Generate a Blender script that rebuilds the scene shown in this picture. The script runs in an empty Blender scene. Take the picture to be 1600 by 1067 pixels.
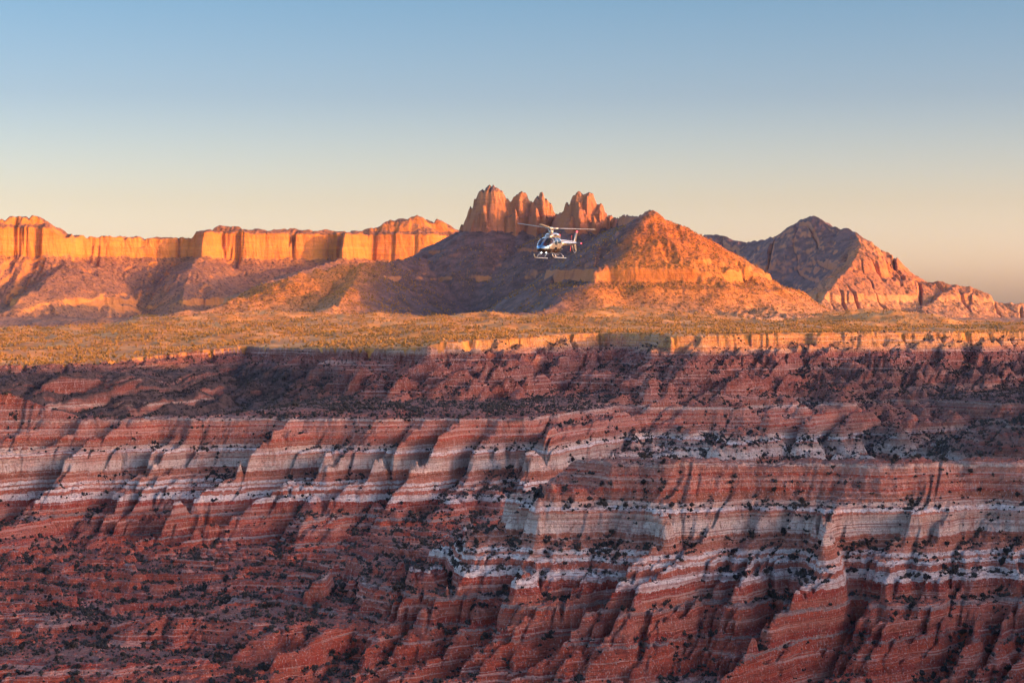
import bpy, bmesh, math, random
import numpy as np
Q = 1.0   # terrain detail
from mathutils import Vector, Matrix

# ------------------------------------------------------------------ camera, sky, sun, exposure
FPX = 3111.0            # focal length in photo pixels (70 mm on a 36 mm sensor, photo 1600 px wide)
HOR = 480.0             # photo row of the true horizon
scene = bpy.context.scene
C = scene.collection
cam_data = bpy.data.cameras.new('camera')
cam_data.lens = 70.0
cam_data.sensor_width = 36.0
cam_data.shift_y = -(533.5 - HOR) / 1600.0
cam_data.clip_start = 1.0
cam_data.clip_end = 120000.0
cam = bpy.data.objects.new('camera', cam_data)
cam.location = (0, 0, 0)
cam.rotation_euler = (math.radians(90), 0, 0)
C.objects.link(cam)
scene.camera = cam

SUN_A = math.radians(20)      # the sun stands to the right and a little behind the camera
SUN_E = math.radians(6.0)
SUN_DIR = Vector((math.cos(SUN_A) * math.cos(SUN_E), -math.sin(SUN_A) * math.cos(SUN_E), math.sin(SUN_E)))
world = bpy.data.worlds.new("World")
scene.world = world
world.use_nodes = True
wn = world.node_tree
wn.nodes.clear()
sky = wn.nodes.new('ShaderNodeTexSky')
sky.sky_type = 'NISHITA'
sky.sun_disc = False
sky.sun_elevation = SUN_E
sky.sun_rotation = math.atan2(SUN_DIR.x, SUN_DIR.y)
sky.altitude = 1200
sky.air_density = 1.0
sky.dust_density = 4.0
sky.ozone_density = 4.0
bg = wn.nodes.new('ShaderNodeBackground')
bg.inputs['Strength'].default_value = 0.15
wo = wn.nodes.new('ShaderNodeOutputWorld')
# the sunset sky: the model's blue-green is shifted with height to the peach horizon and blue zenith of this evening; bright band above the view added as soft key light
tc = wn.nodes.new('ShaderNodeTexCoord')
sx = wn.nodes.new('ShaderNodeSeparateXYZ')
wn.links.new(tc.outputs['Generated'], sx.inputs[0])
sr = wn.nodes.new('ShaderNodeValToRGB')
SKY_TINT = [(0, (4.7, 2.65, 1.95)), (1.2, (4.6, 2.55, 1.9)), (3, (3.6, 1.78, 1.18)), (6, (2.25, 1.26, .97)), (9, (1.6, 1.12, .90)), (12, (13., 7.2, 5.0)), (17, (17., 9.4, 6.4)), (28, (8.4, 5.0, 3.9)), (45, (2.7, 1.8, 1.75)), (85, (1.5, 1.1, 1.2))]
el = sr.color_ramp.elements
el[0].position = 0; el[0].color = (*SKY_TINT[0][1], 1)
el[1].position = math.sin(math.radians(SKY_TINT[-1][0])); el[1].color = (*SKY_TINT[-1][1], 1)
for deg, c in SKY_TINT[1:-1]:
    e = el.new(math.sin(math.radians(deg))); e.color = (*c, 1)
wn.links.new(sx.outputs[2], sr.inputs[0])
mm = wn.nodes.new('ShaderNodeMix'); mm.data_type = 'RGBA'; mm.blend_type = 'MULTIPLY'; mm.inputs[0].default_value = 1.0
wn.links.new(sky.outputs['Color'], mm.inputs[6]); wn.links.new(sr.outputs['Color'], mm.inputs[7])
wn.links.new(mm.outputs[2], bg.inputs['Color'])
wn.links.new(bg.outputs['Background'], wo.inputs['Surface'])

sl = bpy.data.lights.new('sun', 'SUN')
sl.energy = 4.0
sl.angle = math.radians(0.45)
sl.color = (1.0, 0.46, 0.09)
so = bpy.data.objects.new('sun', sl)
so.rotation_euler = (-SUN_DIR).to_track_quat('-Z', 'Y').to_euler()
C.objects.link(so)

scene.view_settings.view_transform = 'Standard'
scene.view_settings.look = 'None'
scene.view_settings.exposure = 1.0
scene.view_settings.gamma = 1.0
scene.cycles.use_denoising = True
scene.cycles.max_bounces = 4
scene.cycles.diffuse_bounces = 3
scene.cycles.volume_bounces = 0

random.seed(7)
rng = np.random.default_rng(11)

# ------------------------------------------------------------------ helpers
def tag(o, label=None, cat=None, group=None, kind=None):
    if label: o['label'] = label
    if cat: o['category'] = cat
    if group: o['group'] = group
    if kind: o['kind'] = kind
    return o

def ss(a, b, x):
    t = np.clip((x - a) / (b - a), 0, 1)
    return t * t * (3 - 2 * t)

def perlin(x, y, seed=0):
    x = np.asarray(x, np.float32); y = np.asarray(y, np.float32)
    xi = np.floor(x); yi = np.floor(y)
    fx = x - xi; fy = y - yi
    xi = xi.astype(np.int32); yi = yi.astype(np.int32)
    def g(ix, iy, dx, dy):
        h = (ix * np.int32(374761393) + iy * np.int32(668265263) + np.int32((seed * 974634777 + 12345) & 0x3fffffff))
        h = (h ^ (h >> 13)) * np.int32(1274126177)
        h = (h ^ (h >> 16)) & 0xffff
        a = h.astype(np.float32) * np.float32(2 * np.pi / 65536)
        return np.cos(a) * dx + np.sin(a) * dy
    u = fx * fx * fx * (fx * (fx * 6 - 15) + 10); v = fy * fy * fy * (fy * (fy * 6 - 15) + 10)
    a = g(xi, yi, fx, fy); b = g(xi + 1, yi, fx - 1, fy)
    c = g(xi, yi + 1, fx, fy - 1); d = g(xi + 1, yi + 1, fx - 1, fy - 1)
    return ((a + u * (b - a)) * (1 - v) + (c + u * (d - c)) * v) * 1.4

def fbm(x, y, seed=0, o=4, gain=.5):
    r = 0; a = 1; f = 1
    for k in range(o):
        r = r + a * perlin(x * f, y * f, seed + k * 17); a *= gain; f *= 2.03
    return r

def ridged(x, y, seed=0, o=3, gain=.5):
    r = 0; a = 1; f = 1; t = 0
    for k in range(o):
        r = r + a * (1 - 2 * np.abs(perlin(x * f, y * f, seed + k * 13))); t += a; a *= gain; f *= 2.1
    return r / t

def gully(ph):                     # rounded spurs (+1) between narrow V gullies (-1)
    f = 2 * np.abs(ph - np.floor(ph + .5))
    return 1 - 2 * f ** 1.5

def tri(ph):                       # triangular wave, +1 on spurs, -1 in gullies
    return 1 - 4 * np.abs(ph - np.floor(ph + .5))

def P3(u, D):                      # plan point (x, y) from photo column and distance
    return ((u - 800) / FPX * D, D)

def zat(v, D):                     # height seen at photo row v at distance D
    return (HOR - v) * D / FPX

def polydist(x, y, poly):          # signed distance to a polygon, negative inside
    d = np.full(x.shape, 1e9, np.float32); inside = np.zeros(x.shape, bool)
    n = len(poly)
    for i in range(n):
        ax, ay = poly[i]; bx, by = poly[(i + 1) % n]
        ex, ey = bx - ax, by - ay
        t = np.clip(((x - ax) * ex + (y - ay) * ey) / (ex * ex + ey * ey), 0, 1)
        d = np.minimum(d, (x - ax - t * ex) ** 2 + (y - ay - t * ey) ** 2)
        if ay != by:
            c = ((ay > y) != (by > y)) & (x < ex * (y - ay) / ey + ax)
            inside ^= c
    d = np.sqrt(d)
    return np.where(inside, -d, d)

def grid_mesh(name, X, Y, Z, mat, mask=None):
    R, Cc = X.shape
    co = np.stack([X, Y, Z], -1).reshape(-1, 3).astype(np.float32)
    idx = np.arange(R * Cc).reshape(R, Cc)
    q = np.stack([idx[:-1, :-1], idx[:-1, 1:], idx[1:, 1:], idx[1:, :-1]], -1).reshape(-1, 4)
    if mask is not None:
        q = q[mask.reshape(-1)]
        used = np.unique(q); remap = np.full(R * Cc, -1, np.int64); remap[used] = np.arange(len(used))
        q = remap[q]; co = co[used]
    return link_mesh(name, co, q, mat)

def link_mesh(name, co, faces, mat, smooth=True):
    n = faces.shape[1]
    me = bpy.data.meshes.new(name)
    me.vertices.add(len(co)); me.vertices.foreach_set('co', np.ascontiguousarray(co, np.float32).ravel())
    me.loops.add(faces.size); me.loops.foreach_set('vertex_index', np.ascontiguousarray(faces, np.int32).ravel())
    me.polygons.add(len(faces))
    me.polygons.foreach_set('loop_start', np.arange(0, faces.size, n, dtype=np.int32))
    me.polygons.foreach_set('use_smooth', np.full(len(faces), smooth))
    me.update(calc_edges=True)
    me.materials.append(mat)
    o = bpy.data.objects.new(name, me); C.objects.link(o)
    return o

def blur_cols(A, w, n=3):
    k = 2 * w + 1
    for _ in range(n):
        P = np.concatenate([np.repeat(A[:, :1], w + 1, 1), A, np.repeat(A[:, -1:], w, 1)], 1)
        cs = np.cumsum(P, 1); A = (cs[:, k:] - cs[:, :-k]) / k
    return A

def resample(U, yf, Zf, rows, flat=0.25, w=14):
    """rows that follow the ground: dense where it is steep, and running smoothly from column to column"""
    Y = np.zeros((rows, len(U)))
    t = np.linspace(0, 1, rows)
    for j in range(len(U)):
        wt = np.hypot(np.diff(yf) * flat, np.diff(Zf[:, j])) / yf[1:]
        s = np.concatenate([[0], np.cumsum(wt)]); s /= s[-1]
        Y[:, j] = np.interp(t, s, yf)
    Y = blur_cols(Y, w)
    Z = np.stack([np.interp(Y[:, j], yf, Zf[:, j]) for j in range(len(U))], 1)
    return U[None] * Y, Y, Z

# ------------------------------------------------------------------ materials
def nodes(name):
    m = bpy.data.materials.new(name); m.use_nodes = True
    nt = m.node_tree; nt.nodes.clear()
    out = nt.nodes.new('ShaderNodeOutputMaterial'); b = nt.nodes.new('ShaderNodeBsdfPrincipled')
    nt.links.new(b.outputs[0], out.inputs['Surface'])
    b.inputs['Roughness'].default_value = .9
    b.inputs['Specular IOR Level'].default_value = .1
    return m, nt, b

class NB:                          # small node builder
    def __init__(s, nt): s.nt = nt
    def put(s, sock, v):
        if hasattr(v, 'is_output'): s.nt.links.new(v, sock)
        elif v is not None: sock.default_value = v
    def math(s, op, a, b=None, c=None, clamp=False):
        n = s.nt.nodes.new('ShaderNodeMath'); n.operation = op; n.use_clamp = clamp
        s.put(n.inputs[0], a); s.put(n.inputs[1], b)
        if c is not None: s.put(n.inputs[2], c)
        return n.outputs[0]
    def pos(s):
        n = s.nt.nodes.new('ShaderNodeNewGeometry'); return n
    def vmul(s, v, k):
        n = s.nt.nodes.new('ShaderNodeVectorMath'); n.operation = 'MULTIPLY'; s.put(n.inputs[0], v); n.inputs[1].default_value = k
        return n.outputs[0]
    def noise(s, v, scale, detail=4, rough=.55):
        n = s.nt.nodes.new('ShaderNodeTexNoise'); s.put(n.inputs['Vector'], v)
        n.inputs['Scale'].default_value = scale; n.inputs['Detail'].default_value = detail; n.inputs['Roughness'].default_value = rough
        return n.outputs['Fac']
    def ramp(s, f, stops, mode='LINEAR'):
        n = s.nt.nodes.new('ShaderNodeValToRGB'); n.color_ramp.interpolation = mode
        e = n.color_ramp.elements
        e[0].position = stops[0][0]; e[1].position = stops[-1][0]
        e[0].color = (*stops[0][1], 1); e[1].color = (*stops[-1][1], 1)
        for p, c in stops[1:-1]:
            k = e.new(p); k.color = (*c, 1)
        s.put(n.inputs[0], f); return n.outputs[0]
    def mr(s, v, a, b, c=0., d=1.):
        n = s.nt.nodes.new('ShaderNodeMapRange'); s.put(n.inputs[0], v)
        for i, k in enumerate((a, b, c, d)): n.inputs[i + 1].default_value = k
        return n.outputs[0]
    def mix(s, f, a, b, mode='MIX'):
        n = s.nt.nodes.new('ShaderNodeMix'); n.data_type = 'RGBA'; n.blend_type = mode
        s.put(n.inputs[0], f)
        s.put(n.inputs[6], (*a, 1) if isinstance(a, tuple) else a)
        s.put(n.inputs[7], (*b, 1) if isinstance(b, tuple) else b)
        return n.outputs[2]
    def bump(s, h, dist, strength=1.):
        n = s.nt.nodes.new('ShaderNodeBump'); n.inputs['Distance'].default_value = dist; n.inputs['Strength'].default_value = strength
        s.put(n.inputs['Height'], h); return n.outputs[0]
    def sep(s, v):
        n = s.nt.nodes.new('ShaderNodeSeparateXYZ'); s.put(n.inputs[0], v); return n.outputs
# strata of the badlands: (bottom height, slope angle in degrees, colour)
WHITE = (.82, .72, .65); CREAM = (.66, .47, .35); PINK = (.52, .205, .13); ROSE = (.46, .12, .07)
RED = (.47, .08, .038); DEEP = (.37, .052, .03); GREY = (.30, .22, .19); ORANGE = (.37, .12, .065)
STRATA = [
    (-121, 62, CREAM), (-125, 55, PINK), (-127, 66, RED), (-131, 52, PINK), (-133, 66, ROSE), (-136, 50, PINK), (-138.5, 64, RED), (-145, 52, ORANGE),
    (-148, 34, CREAM), (-151.5, 27, WHITE), (-153.5, 45, PINK), (-158, 66, (.56, .38, .28)), (-166.5, 66, (.72, .57, .46)), (-168, 55, PINK), (-173, 46, ORANGE), (-177, 33, PINK),
    (-180, 31, WHITE), (-182, 40, PINK), (-184.5, 33, WHITE), (-188.5, 44, ROSE), (-194.5, 31, WHITE), (-200, 58, DEEP), (-206, 56, ROSE), (-208, 12, GREY),
    (-213, 45, RED), (-219, 38, ROSE), (-224, 74, DEEP), (-225.5, 14, GREY), (-240, 31, RED), (-243, 68, DEEP), (-262, 22, RED)]
ZTOP = -118.0

def mat_badlands():
    m, nt, b = nodes('banded_badland_rock'); n = NB(nt)
    g = n.pos(); p = g.outputs['Position']; nz = n.sep(g.outputs['Normal'])[2]; z = n.sep(p)[2]
    j = n.noise(n.vmul(p, (.012, .012, .02)), 1., 3)
    j2 = n.noise(p, .22, 3)
    rill = n.noise(n.vmul(p, (.34, .10, .07)), 1., 5, .7)          # runnels down the face
    zz = n.math('ADD', z, n.math('MULTIPLY_ADD', j, 6., -3.)); zz = n.math('ADD', zz, n.math('MULTIPLY_ADD', j2, 2.6, -1.3))
    zz = n.math('ADD', zz, n.math('MULTIPLY_ADD', rill, 4., -2.))
    lo, hi = -266., -30.
    f = n.mr(zz, lo, hi)
    st = []
    for i in range(len(STRATA) - 1, -1, -1):
        zb, sl_, col = STRATA[i]
        st.append(((zb - lo) / (hi - lo) if i < len(STRATA) - 1 else 0., col))
    st.append(((ZTOP + 1 - lo) / (hi - lo), (.34, .10, .06)))
    col = n.ramp(f, st[:32], 'CONSTANT')
    # upper slopes: brick red beds, then the pale ledge under the rim and the tan rim sandstone
    up = n.ramp(n.mr(zz, -118, -38), [(0, (.32, .085, .045)), (.12, (.36, .13, .085)), (.17, (.28, .06, .03)), (.35, (.20, .058, .04)), (.55, (.22, .066, .045)), (.70, (.19, .05, .035)), (.74, (.36, .20, .13)), (.80, (.56, .27, .09)), (1, (.64, .31, .07))], 'LINEAR')
    col = n.mix(n.mr(zz, -118.5, -117.5), col, up)
    col = n.mix(n.math('MULTIPLY', n.mr(n.noise(n.vmul(p, (.02, .02, .05)), 1., 4, .6), .48, .72), .5), col, (.44, .15, .10))
    stain = n.noise(n.vmul(p, (.15, .045, .03)), 1., 5, .7)
    col = n.mix(n.math('MULTIPLY', n.mr(stain, .52, .62), .5), col, (.44, .15, .09))
    b2 = n.noise(n.vmul(p, (.004, .004, .42)), 1., 4, .7)
    # thin beds
    bed = n.noise(n.vmul(p, (.006, .006, 1.15)), 1., 5, .7)
    bedf = n.mr(bed, .34, .68, .72, 1.26)
    c3 = nt.nodes.new('ShaderNodeCombineColor'); nt.links.new(bedf, c3.inputs[0]); nt.links.new(bedf, c3.inputs[1]); nt.links.new(bedf, c3.inputs[2])
    col = n.mix(1., col, c3.outputs[0], 'MULTIPLY')
    palebed = n.noise(n.vmul(p, (.009, .009, .8)), 1., 4, .75)
    col = n.mix(n.math('MULTIPLY', n.mr(palebed, .60, .64), .55), col, (.50, .36, .29))
    col = n.mix(n.math('MULTIPLY', n.mr(rill, .55, .68), .5), col, n.mix(n.mr(z, -206, -196), (.36, .15, .11), (.58, .42, .35)))
    col = n.mix(n.math('MULTIPLY', n.mr(rill, .45, .34), .45), col, (.20, .085, .06))
    col = n.mix(n.math('MULTIPLY', n.mr(b2, .56, .585), .55), col, (.30, .07, .045))
    col = n.mix(n.math('MULTIPLY', n.mr(b2, .43, .405), .5), col, (.66, .47, .38))
    col = n.mix(n.math('MULTIPLY', n.mr(bed, .57, .62), .6), col, (.42, .135, .085))
    # rubble, streaks and dark soil on gentle ground
    rub = n.noise(p, .42, 6, .75)
    col = n.mix(n.math('MULTIPLY', n.mr(rub, .53, .60), .6), col, (.16, .058, .042))
    pale = n.noise(n.vmul(p, (1, 1, .6)), .8, 3, .6)
    col = n.mix(n.math('MULTIPLY', n.mr(pale, .58, .64), .55), col, (.58, .44, .38))
    flat = n.mr(n.math('ADD', nz, n.math('MULTIPLY_ADD', n.noise(p, .03, 4), .3, -.15)), .90, .98)
    soil = n.mix(n.noise(p, .12, 5, .7), (.085, .045, .038), (.23, .125, .10))
    col = n.mix(n.math('MULTIPLY', flat, .85), col, soil)
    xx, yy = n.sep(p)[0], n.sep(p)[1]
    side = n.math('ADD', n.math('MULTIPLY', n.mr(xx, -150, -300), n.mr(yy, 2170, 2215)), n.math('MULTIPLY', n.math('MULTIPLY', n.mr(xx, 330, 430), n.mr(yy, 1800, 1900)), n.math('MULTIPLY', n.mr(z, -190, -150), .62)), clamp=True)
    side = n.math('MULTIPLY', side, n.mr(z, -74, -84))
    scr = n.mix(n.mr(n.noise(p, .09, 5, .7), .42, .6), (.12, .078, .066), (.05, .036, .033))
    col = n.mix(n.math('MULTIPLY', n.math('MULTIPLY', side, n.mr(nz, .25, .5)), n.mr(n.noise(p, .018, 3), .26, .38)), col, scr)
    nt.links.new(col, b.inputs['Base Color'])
    bb = n.math('ADD', n.math('MULTIPLY', n.math('ADD', bed, b2), 1.6), n.math('MULTIPLY', rub, 1.1)); bb = n.math('ADD', bb, n.math('MULTIPLY', rill, 1.6))
    nt.links.new(n.bump(bb, 3.2, .9), b.inputs['Normal'])
    return m

PROF_Z = [ZTOP]; PROF_D = [0.]
_r = np.random.default_rng(3)
for zb, ang, _c in STRATA:         # every bed is a flight of small ledges with the bed's own mean slope
    while PROF_Z[-1] > zb + 1e-6:
        dz = min(_r.uniform(1.5, 5.0), PROF_Z[-1] - zb)
        if PROF_Z[-1] - dz - zb < .8: dz = PROF_Z[-1] - zb
        dd = 1.22 * dz / math.tan(math.radians(ang)); k = _r.uniform(.5, .68); w = _r.uniform(.10, .2)
        PROF_Z.append(PROF_Z[-1] - dz * k); PROF_D.append(PROF_D[-1] + dd * w)
        PROF_Z.append(PROF_Z[-1] - dz * (1 - k)); PROF_D.append(PROF_D[-1] + dd * (1 - w))
PROF_D.append(PROF_D[-1] + 400); PROF_Z.append(-300)
PROF_D = np.array(PROF_D); PROF_Z = np.array(PROF_Z)
def prof(d): return np.interp(d, PROF_D, PROF_Z)
def prof_at(z): return float(np.interp(-z, -PROF_Z, PROF_D))

def pts(l): return [P3(u, D) for u, D in l]
RR = pts([(905, 1545), (960, 1512), (1060, 1502), (1180, 1500), (1300, 1508), (1400, 1500), (1500, 1512), (1620, 1508), (1800, 1500), (1900, 1500),
          (1900, 1530), (1620, 1540), (1400, 1530), (1300, 1534), (1180, 1528), (1060, 1532), (960, 1550)])
LR = pts([(-300, 2040), (-100, 2060), (0, 2085), (200, 2110), (330, 2125), (480, 2120), (600, 2100), (720, 2110), (820, 2120), (880, 2190), (960, 2350), (1050, 2500), (1180, 2590), (1340, 2610), (1440, 2560), (1530, 2480), (1700, 2400), (1900, 2400),
          (1900, 2800), (1000, 2800), (560, 2700), (470, 2500), (400, 2260), (330, 2165), (200, 2138), (0, 2125), (-100, 2110), (-300, 2100)])
LM = pts([(1060, 1450), (880, 1478), (740, 1520), (640, 1556), (600, 1590), (700, 1620), (900, 1640), (1060, 1600)])
LM2 = pts([(1000, 1420), (800, 1440), (620, 1470), (500, 1495), (400, 1530), (440, 1560), (620, 1580), (1000, 1560)])
LM3 = pts([(660, 1450), (520, 1425), (400, 1432), (310, 1452), (240, 1480), (320, 1510), (640, 1500)])
LM4 = pts([(330, 1352), (150, 1345), (40, 1362), (-120, 1388), (-60, 1425), (240, 1398)])
R2 = pts([(838, 1512), (890, 1498), (980, 1488), (1060, 1490), (1060, 1540), (870, 1540)])
R3 = pts([(748, 1506), (800, 1490), (900, 1474), (1000, 1470), (1000, 1540), (790, 1545)])
RH = pts([(1690, 2030), (1800, 2000), (1900, 2000), (1900, 2150), (1760, 2150), (1700, 2100)])
UM = pts([(-400, 2400), (-100, 2440), (0, 2480), (110, 2540), (200, 2660), (300, 2820), (390, 2900), (440, 2830), (500, 2740), (560, 2660), (630, 2570), (672, 2540), (700, 2570), (760, 2640), (832, 2740), (850, 2860), (930, 2960), (1020, 2900), (1050, 2700), (1058, 2600),
          (1130, 2640), (1200, 2700), (1262, 2740), (1285, 2730), (1330, 2760), (1450, 2860), (1600, 3000), (1750, 3120), (1900, 3200), (1900, 9000), (-400, 9000)])

def rim_z(u):
    return np.interp(u, [-200, 0, 150, 300, 450, 560, 660, 690, 830, 1000, 1060, 1300, 1600, 1900], [-74, -73, -73, -70, -64, -57, -51, -45, -44, -43, -38, -35, -35, -35])

def plateau_z(u, y):
    near = rim_z(u)
    far = np.interp(u, [-200, 0, 200, 500, 1000, 1600, 1900], [-48, -46, -36, -28, -28, -46, -50])
    t = np.clip((y - 2600) / 1500, 0, 1) ** .8
    z = near + (far - near) * t
    # falls away behind the left part of the plateau
    drop = ss(3900, 4700, y) * np.interp(u, [0, 250, 450], [60, 40, 0])
    return z - drop

def spurs(d, s, q, L, seed, a1, a2, a3, k1=.45, k2=.15):
    d0 = np.maximum(d, 0)
    s = s + k1 * np.minimum(d0, 320) + k2 * np.clip(d0 - 85, 0, 240)
    w = perlin(s / (2.3 * L), q / (4 * L), seed) * 1.0 + .22 * perlin(s / (.9 * L), d0 / (.9 * L) + q / (3 * L), seed + 7)
    amp = np.clip(.85 + 1.1 * perlin(s / (1.7 * L), q / (5 * L), seed + 1), .2, 1.5)
    t1 = gully(s / L + w)
    w2 = perlin(s / L, d0 / (.7 * L) + q / (3 * L), seed + 2) * 1.1
    t2 = gully(s / (L * .41) + w2 + .37) * np.clip(.7 + 1.4 * perlin(s / (.9 * L), d0 / L + q / (2 * L), seed + 8), .1, 1.6)
    t3 = 1.1 * gully(s / (L * .17) + 1.2 * perlin(s / (L * .3), d0 / (.35 * L), seed + 4)) * np.clip(.6 + 1.2 * perlin(s / (L * .5), d0 / (.5 * L), seed + 5), 0, 1.5) + .9 * fbm(s / (L * .10), d0 / (L * .13) + q / L, seed + 3, 3)
    return d - np.interp(d0, *a1) * t1 * amp - np.interp(d0, *a2) * t2 - np.interp(d0, *a3) * t3

def canyon(x, y):
    u = 800 + FPX * x / y
    wx = x + 14 * fbm(x / 90, y / 90, 3, 3); wy = y + 14 * fbm(x / 90, y / 90, 5, 3)
    A1 = ([0, 30, 75, 110, 200, 300], [5, 20, 40, 54, 64, 66]); A2 = ([0, 20, 40, 80, 130], [1.4, 4, 9, 16, 20]); A3 = ([0, 25, 80, 200], [.7, 2.0, 6.5, 11])
    # valley floor with low hummocks
    fl = -236 - 24 * ss(1780, 1400, y) + 20 * ss(450, 700, u) * ss(1500, 1800, y) + 25 * ss(1950, 2500, y) * ss(900, 1100, u)
    hum = ridged(x / 95 + y / 200, y / 70, 21, 4)
    fl = fl + 12 * (hum - .4) + 2.5 * fbm(x / 17, y / 17, 23, 3)
    fl = fl + 70 * ss(2180, 2420, y) * ss(560, 300, u)
    # low ledges of the red beds
    k = fl / 6.0; fr = k - np.floor(k); fl = (np.floor(k) + ss(.25, .6, fr)) * 6.0
    h = fl
    lab = np.zeros(x.shape, np.int8)
    s = x; q = y
    d = spurs(polydist(wx, wy, RR), s, q, 86, 31, A1, A2, A3)
    top = np.clip(-d * .25, 0, 3) + 1.2 * fbm(x / 14, y / 14, 9, 3)
    r = np.where(d < 0, ZTOP - 3.5 + top + 3.5 * fbm(x / 55, y / 90, 10, 3), prof(d + 4))
    lab[r > h] = 1; h = np.maximum(h, r)
    for poly, z0, sd in ((R2, -150, 33), (R3, -176, 35), (LM, -206, 41), (LM2, -222, 47), (LM3, -230, 43), (LM4, -243, 45)):
        o = prof_at(z0)
        d = spurs(polydist(wx, wy, poly), s, q, 62, sd, ([0, 30, 120], [10, 22, 50]), ([0, 80], [4, 9]), A3, .5, .2)
        r = np.where(d < 0, z0 + np.clip(-d * .06, 0, 4) + .8 * fbm(x / 12, y / 12, 9, 3), prof(np.maximum(d, 0) + o))
        h = np.maximum(h, r)
    s2 = x - .05 * y; q2 = y
    d = spurs(polydist(wx, wy, LR), s2, q2, 70, 51, ([0, 30, 75, 110, 200], [5, 18, 36, 48, 58]), A2, A3)
    knob = 26 * ss(150, -20, u) * ss(2250, 2140, y)
    r = np.where(d < 0, ZTOP - 3 + np.clip(-d * .12, 0, 7) + 1.4 * fbm(x / 16, y / 16, 9, 3) + knob * ss(0, -18, d), prof(d + 3))
    lab[r > h] = 2; h = np.maximum(h, r)
    # shrub covered hill side on the right
    d = polydist(wx, wy, RH); d = spurs(d, s, q, 90, 61, ([0, 50, 150], [4, 14, 22]), A2, A3)
    r = -97 - np.maximum(d, 0) * .46 + np.clip(-d * .1, 0, 6) + 2 * fbm(x / 30, y / 30, 62, 4)
    h = np.maximum(h, r)
    # the big slope under the plateau and its rim cliff
    dU = polydist(wx * .6 + x * .4, wy * .6 + y * .4, UM)
    fl2 = 5 * ridged(x / 45, y / 150, 71, 3) + 2.5 * ridged(x / 11, y / 60, 73, 2)
    d = spurs(dU, .97 * x - .25 * y, .25 * x + .97 * y, 70, 75, ([0, 20, 60, 160], [0, 5, 22, 36]), ([0, 20, 80], [0, 4, 14]), ([0, 80], [.5, 4]))
    d = np.where(dU < 22, dU - fl2 * 1.1, d)
    zr = rim_z(u)
    cl = np.interp(u, [0, 380, 480, 560, 1900], [3, 5, 16, 19, 20])       # cliff height
    sc = np.interp(u, [0, 300, 450, 1900], [.8, .9, .75, 1.0])
    e = np.maximum(d, 0)
    cl = cl * np.clip(.8 + .8 * fbm(x / 48, y / 48, 78, 3), .2, 1.4); notch = 13 * ss(.25, .6, fbm(x / 26, y / 80, 79, 3)) + 2.5 * np.abs(fbm(x / 8, y / 8, 80, 2))
    r = zr - notch * ss(-9, 0, d) * ss(30, 4, d) - np.interp(e, [0, 1.2, 2.5, 4.5, 6], [0, .45, .5, .9, 1.0]) * cl - np.interp(e, [6, 14, 60, 62, 120, 124, 220, 600, 1600], [0, 3, 24, 29, 52, 57, 82, 190, 700]) * sc
    r = r + 1.2 * fbm(x / 25, y / 25, 77, 4)
    pl = plateau_z(u, y) - notch * ss(-9, 0, d) + 11.0 * fbm(x / 190, y / 190, 81, 4) * ss(20, 260, -d) + 1.0 * fbm(x / 20, y / 20, 83, 3)
    r = np.where(d < 0, pl, r)
    lab[r > h] = 3; lab[(r >= h) & (d < 0)] = 4
    h = np.maximum(h, r)
    # weathering: knobs, slumps and small runnels everywhere below the rim
    rough = 1.5 * ridged(x / 13, y / 13, 91, 3) + .8 * ridged(x / 4.2, y / 5.5, 93, 2) + 2.2 * ridged(x / 37 + y / 90, y / 60, 95, 2)
    h = h + rough * np.where(lab == 4, .15, 1.)
    return h.astype(np.float32), lab

NCOL, NROW, YSTEP = int(1180 * Q), int(1500 * Q), .6 / Q
U = (np.linspace(-130, 1730, NCOL) - 800) / FPX
yf = np.concatenate([np.arange(1230, 3000, YSTEP), np.geomspace(3000, 5600, int(500 * Q))])
Zf = np.zeros((len(yf), NCOL), np.float32); Lf = np.zeros((len(yf), NCOL), np.int8)
for a in range(0, len(yf), 400):
    yy = yf[a:a + 400, None] + 0 * U[None]; xx = U[None] * yy
    Zf[a:a + 400], Lf[a:a + 400] = canyon(xx, yy)
X, Y, Z = resample(U, yf, Zf, NROW)
M_BAD = mat_badlands()
ji = np.arange(NCOL)
row_i = np.clip(np.searchsorted(yf, Y.ravel()).reshape(Y.shape), 0, len(yf) - 1)
Lr = Lf[row_i, ji[None] + 0 * row_i]
fm = Lr[:-1, :-1]
for k, nm in ((0, 'valley_ground'), (4, 'plateau_ground'), (3, 'canyon_terrain')):
    pass
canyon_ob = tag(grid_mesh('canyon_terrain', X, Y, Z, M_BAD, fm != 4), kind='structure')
# ------------------------------------------------------------------ plateau, far plain and mountains
def mat_plateau():
    m, nt, b = nodes('plateau_soil'); n = NB(nt)
    p = n.pos().outputs['Position']
    a = n.noise(p, .012, 6, .65); c = n.noise(n.vmul(p, (1, .35, 1)), .05, 5, .7)
    col = n.ramp(a, [(.3, (.28, .11, .03)), (.5, (.42, .17, .042)), (.62, (.52, .23, .065)), (.75, (.36, .13, .035))])
    col = n.mix(n.math('MULTIPLY', n.mr(c, .54, .62), .7), col, (.16, .11, .045))
    nt.links.new(col, b.inputs['Base Color'])
    nt.links.new(n.bump(c, 3., .6), b.inputs['Normal'])
    return m

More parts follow.
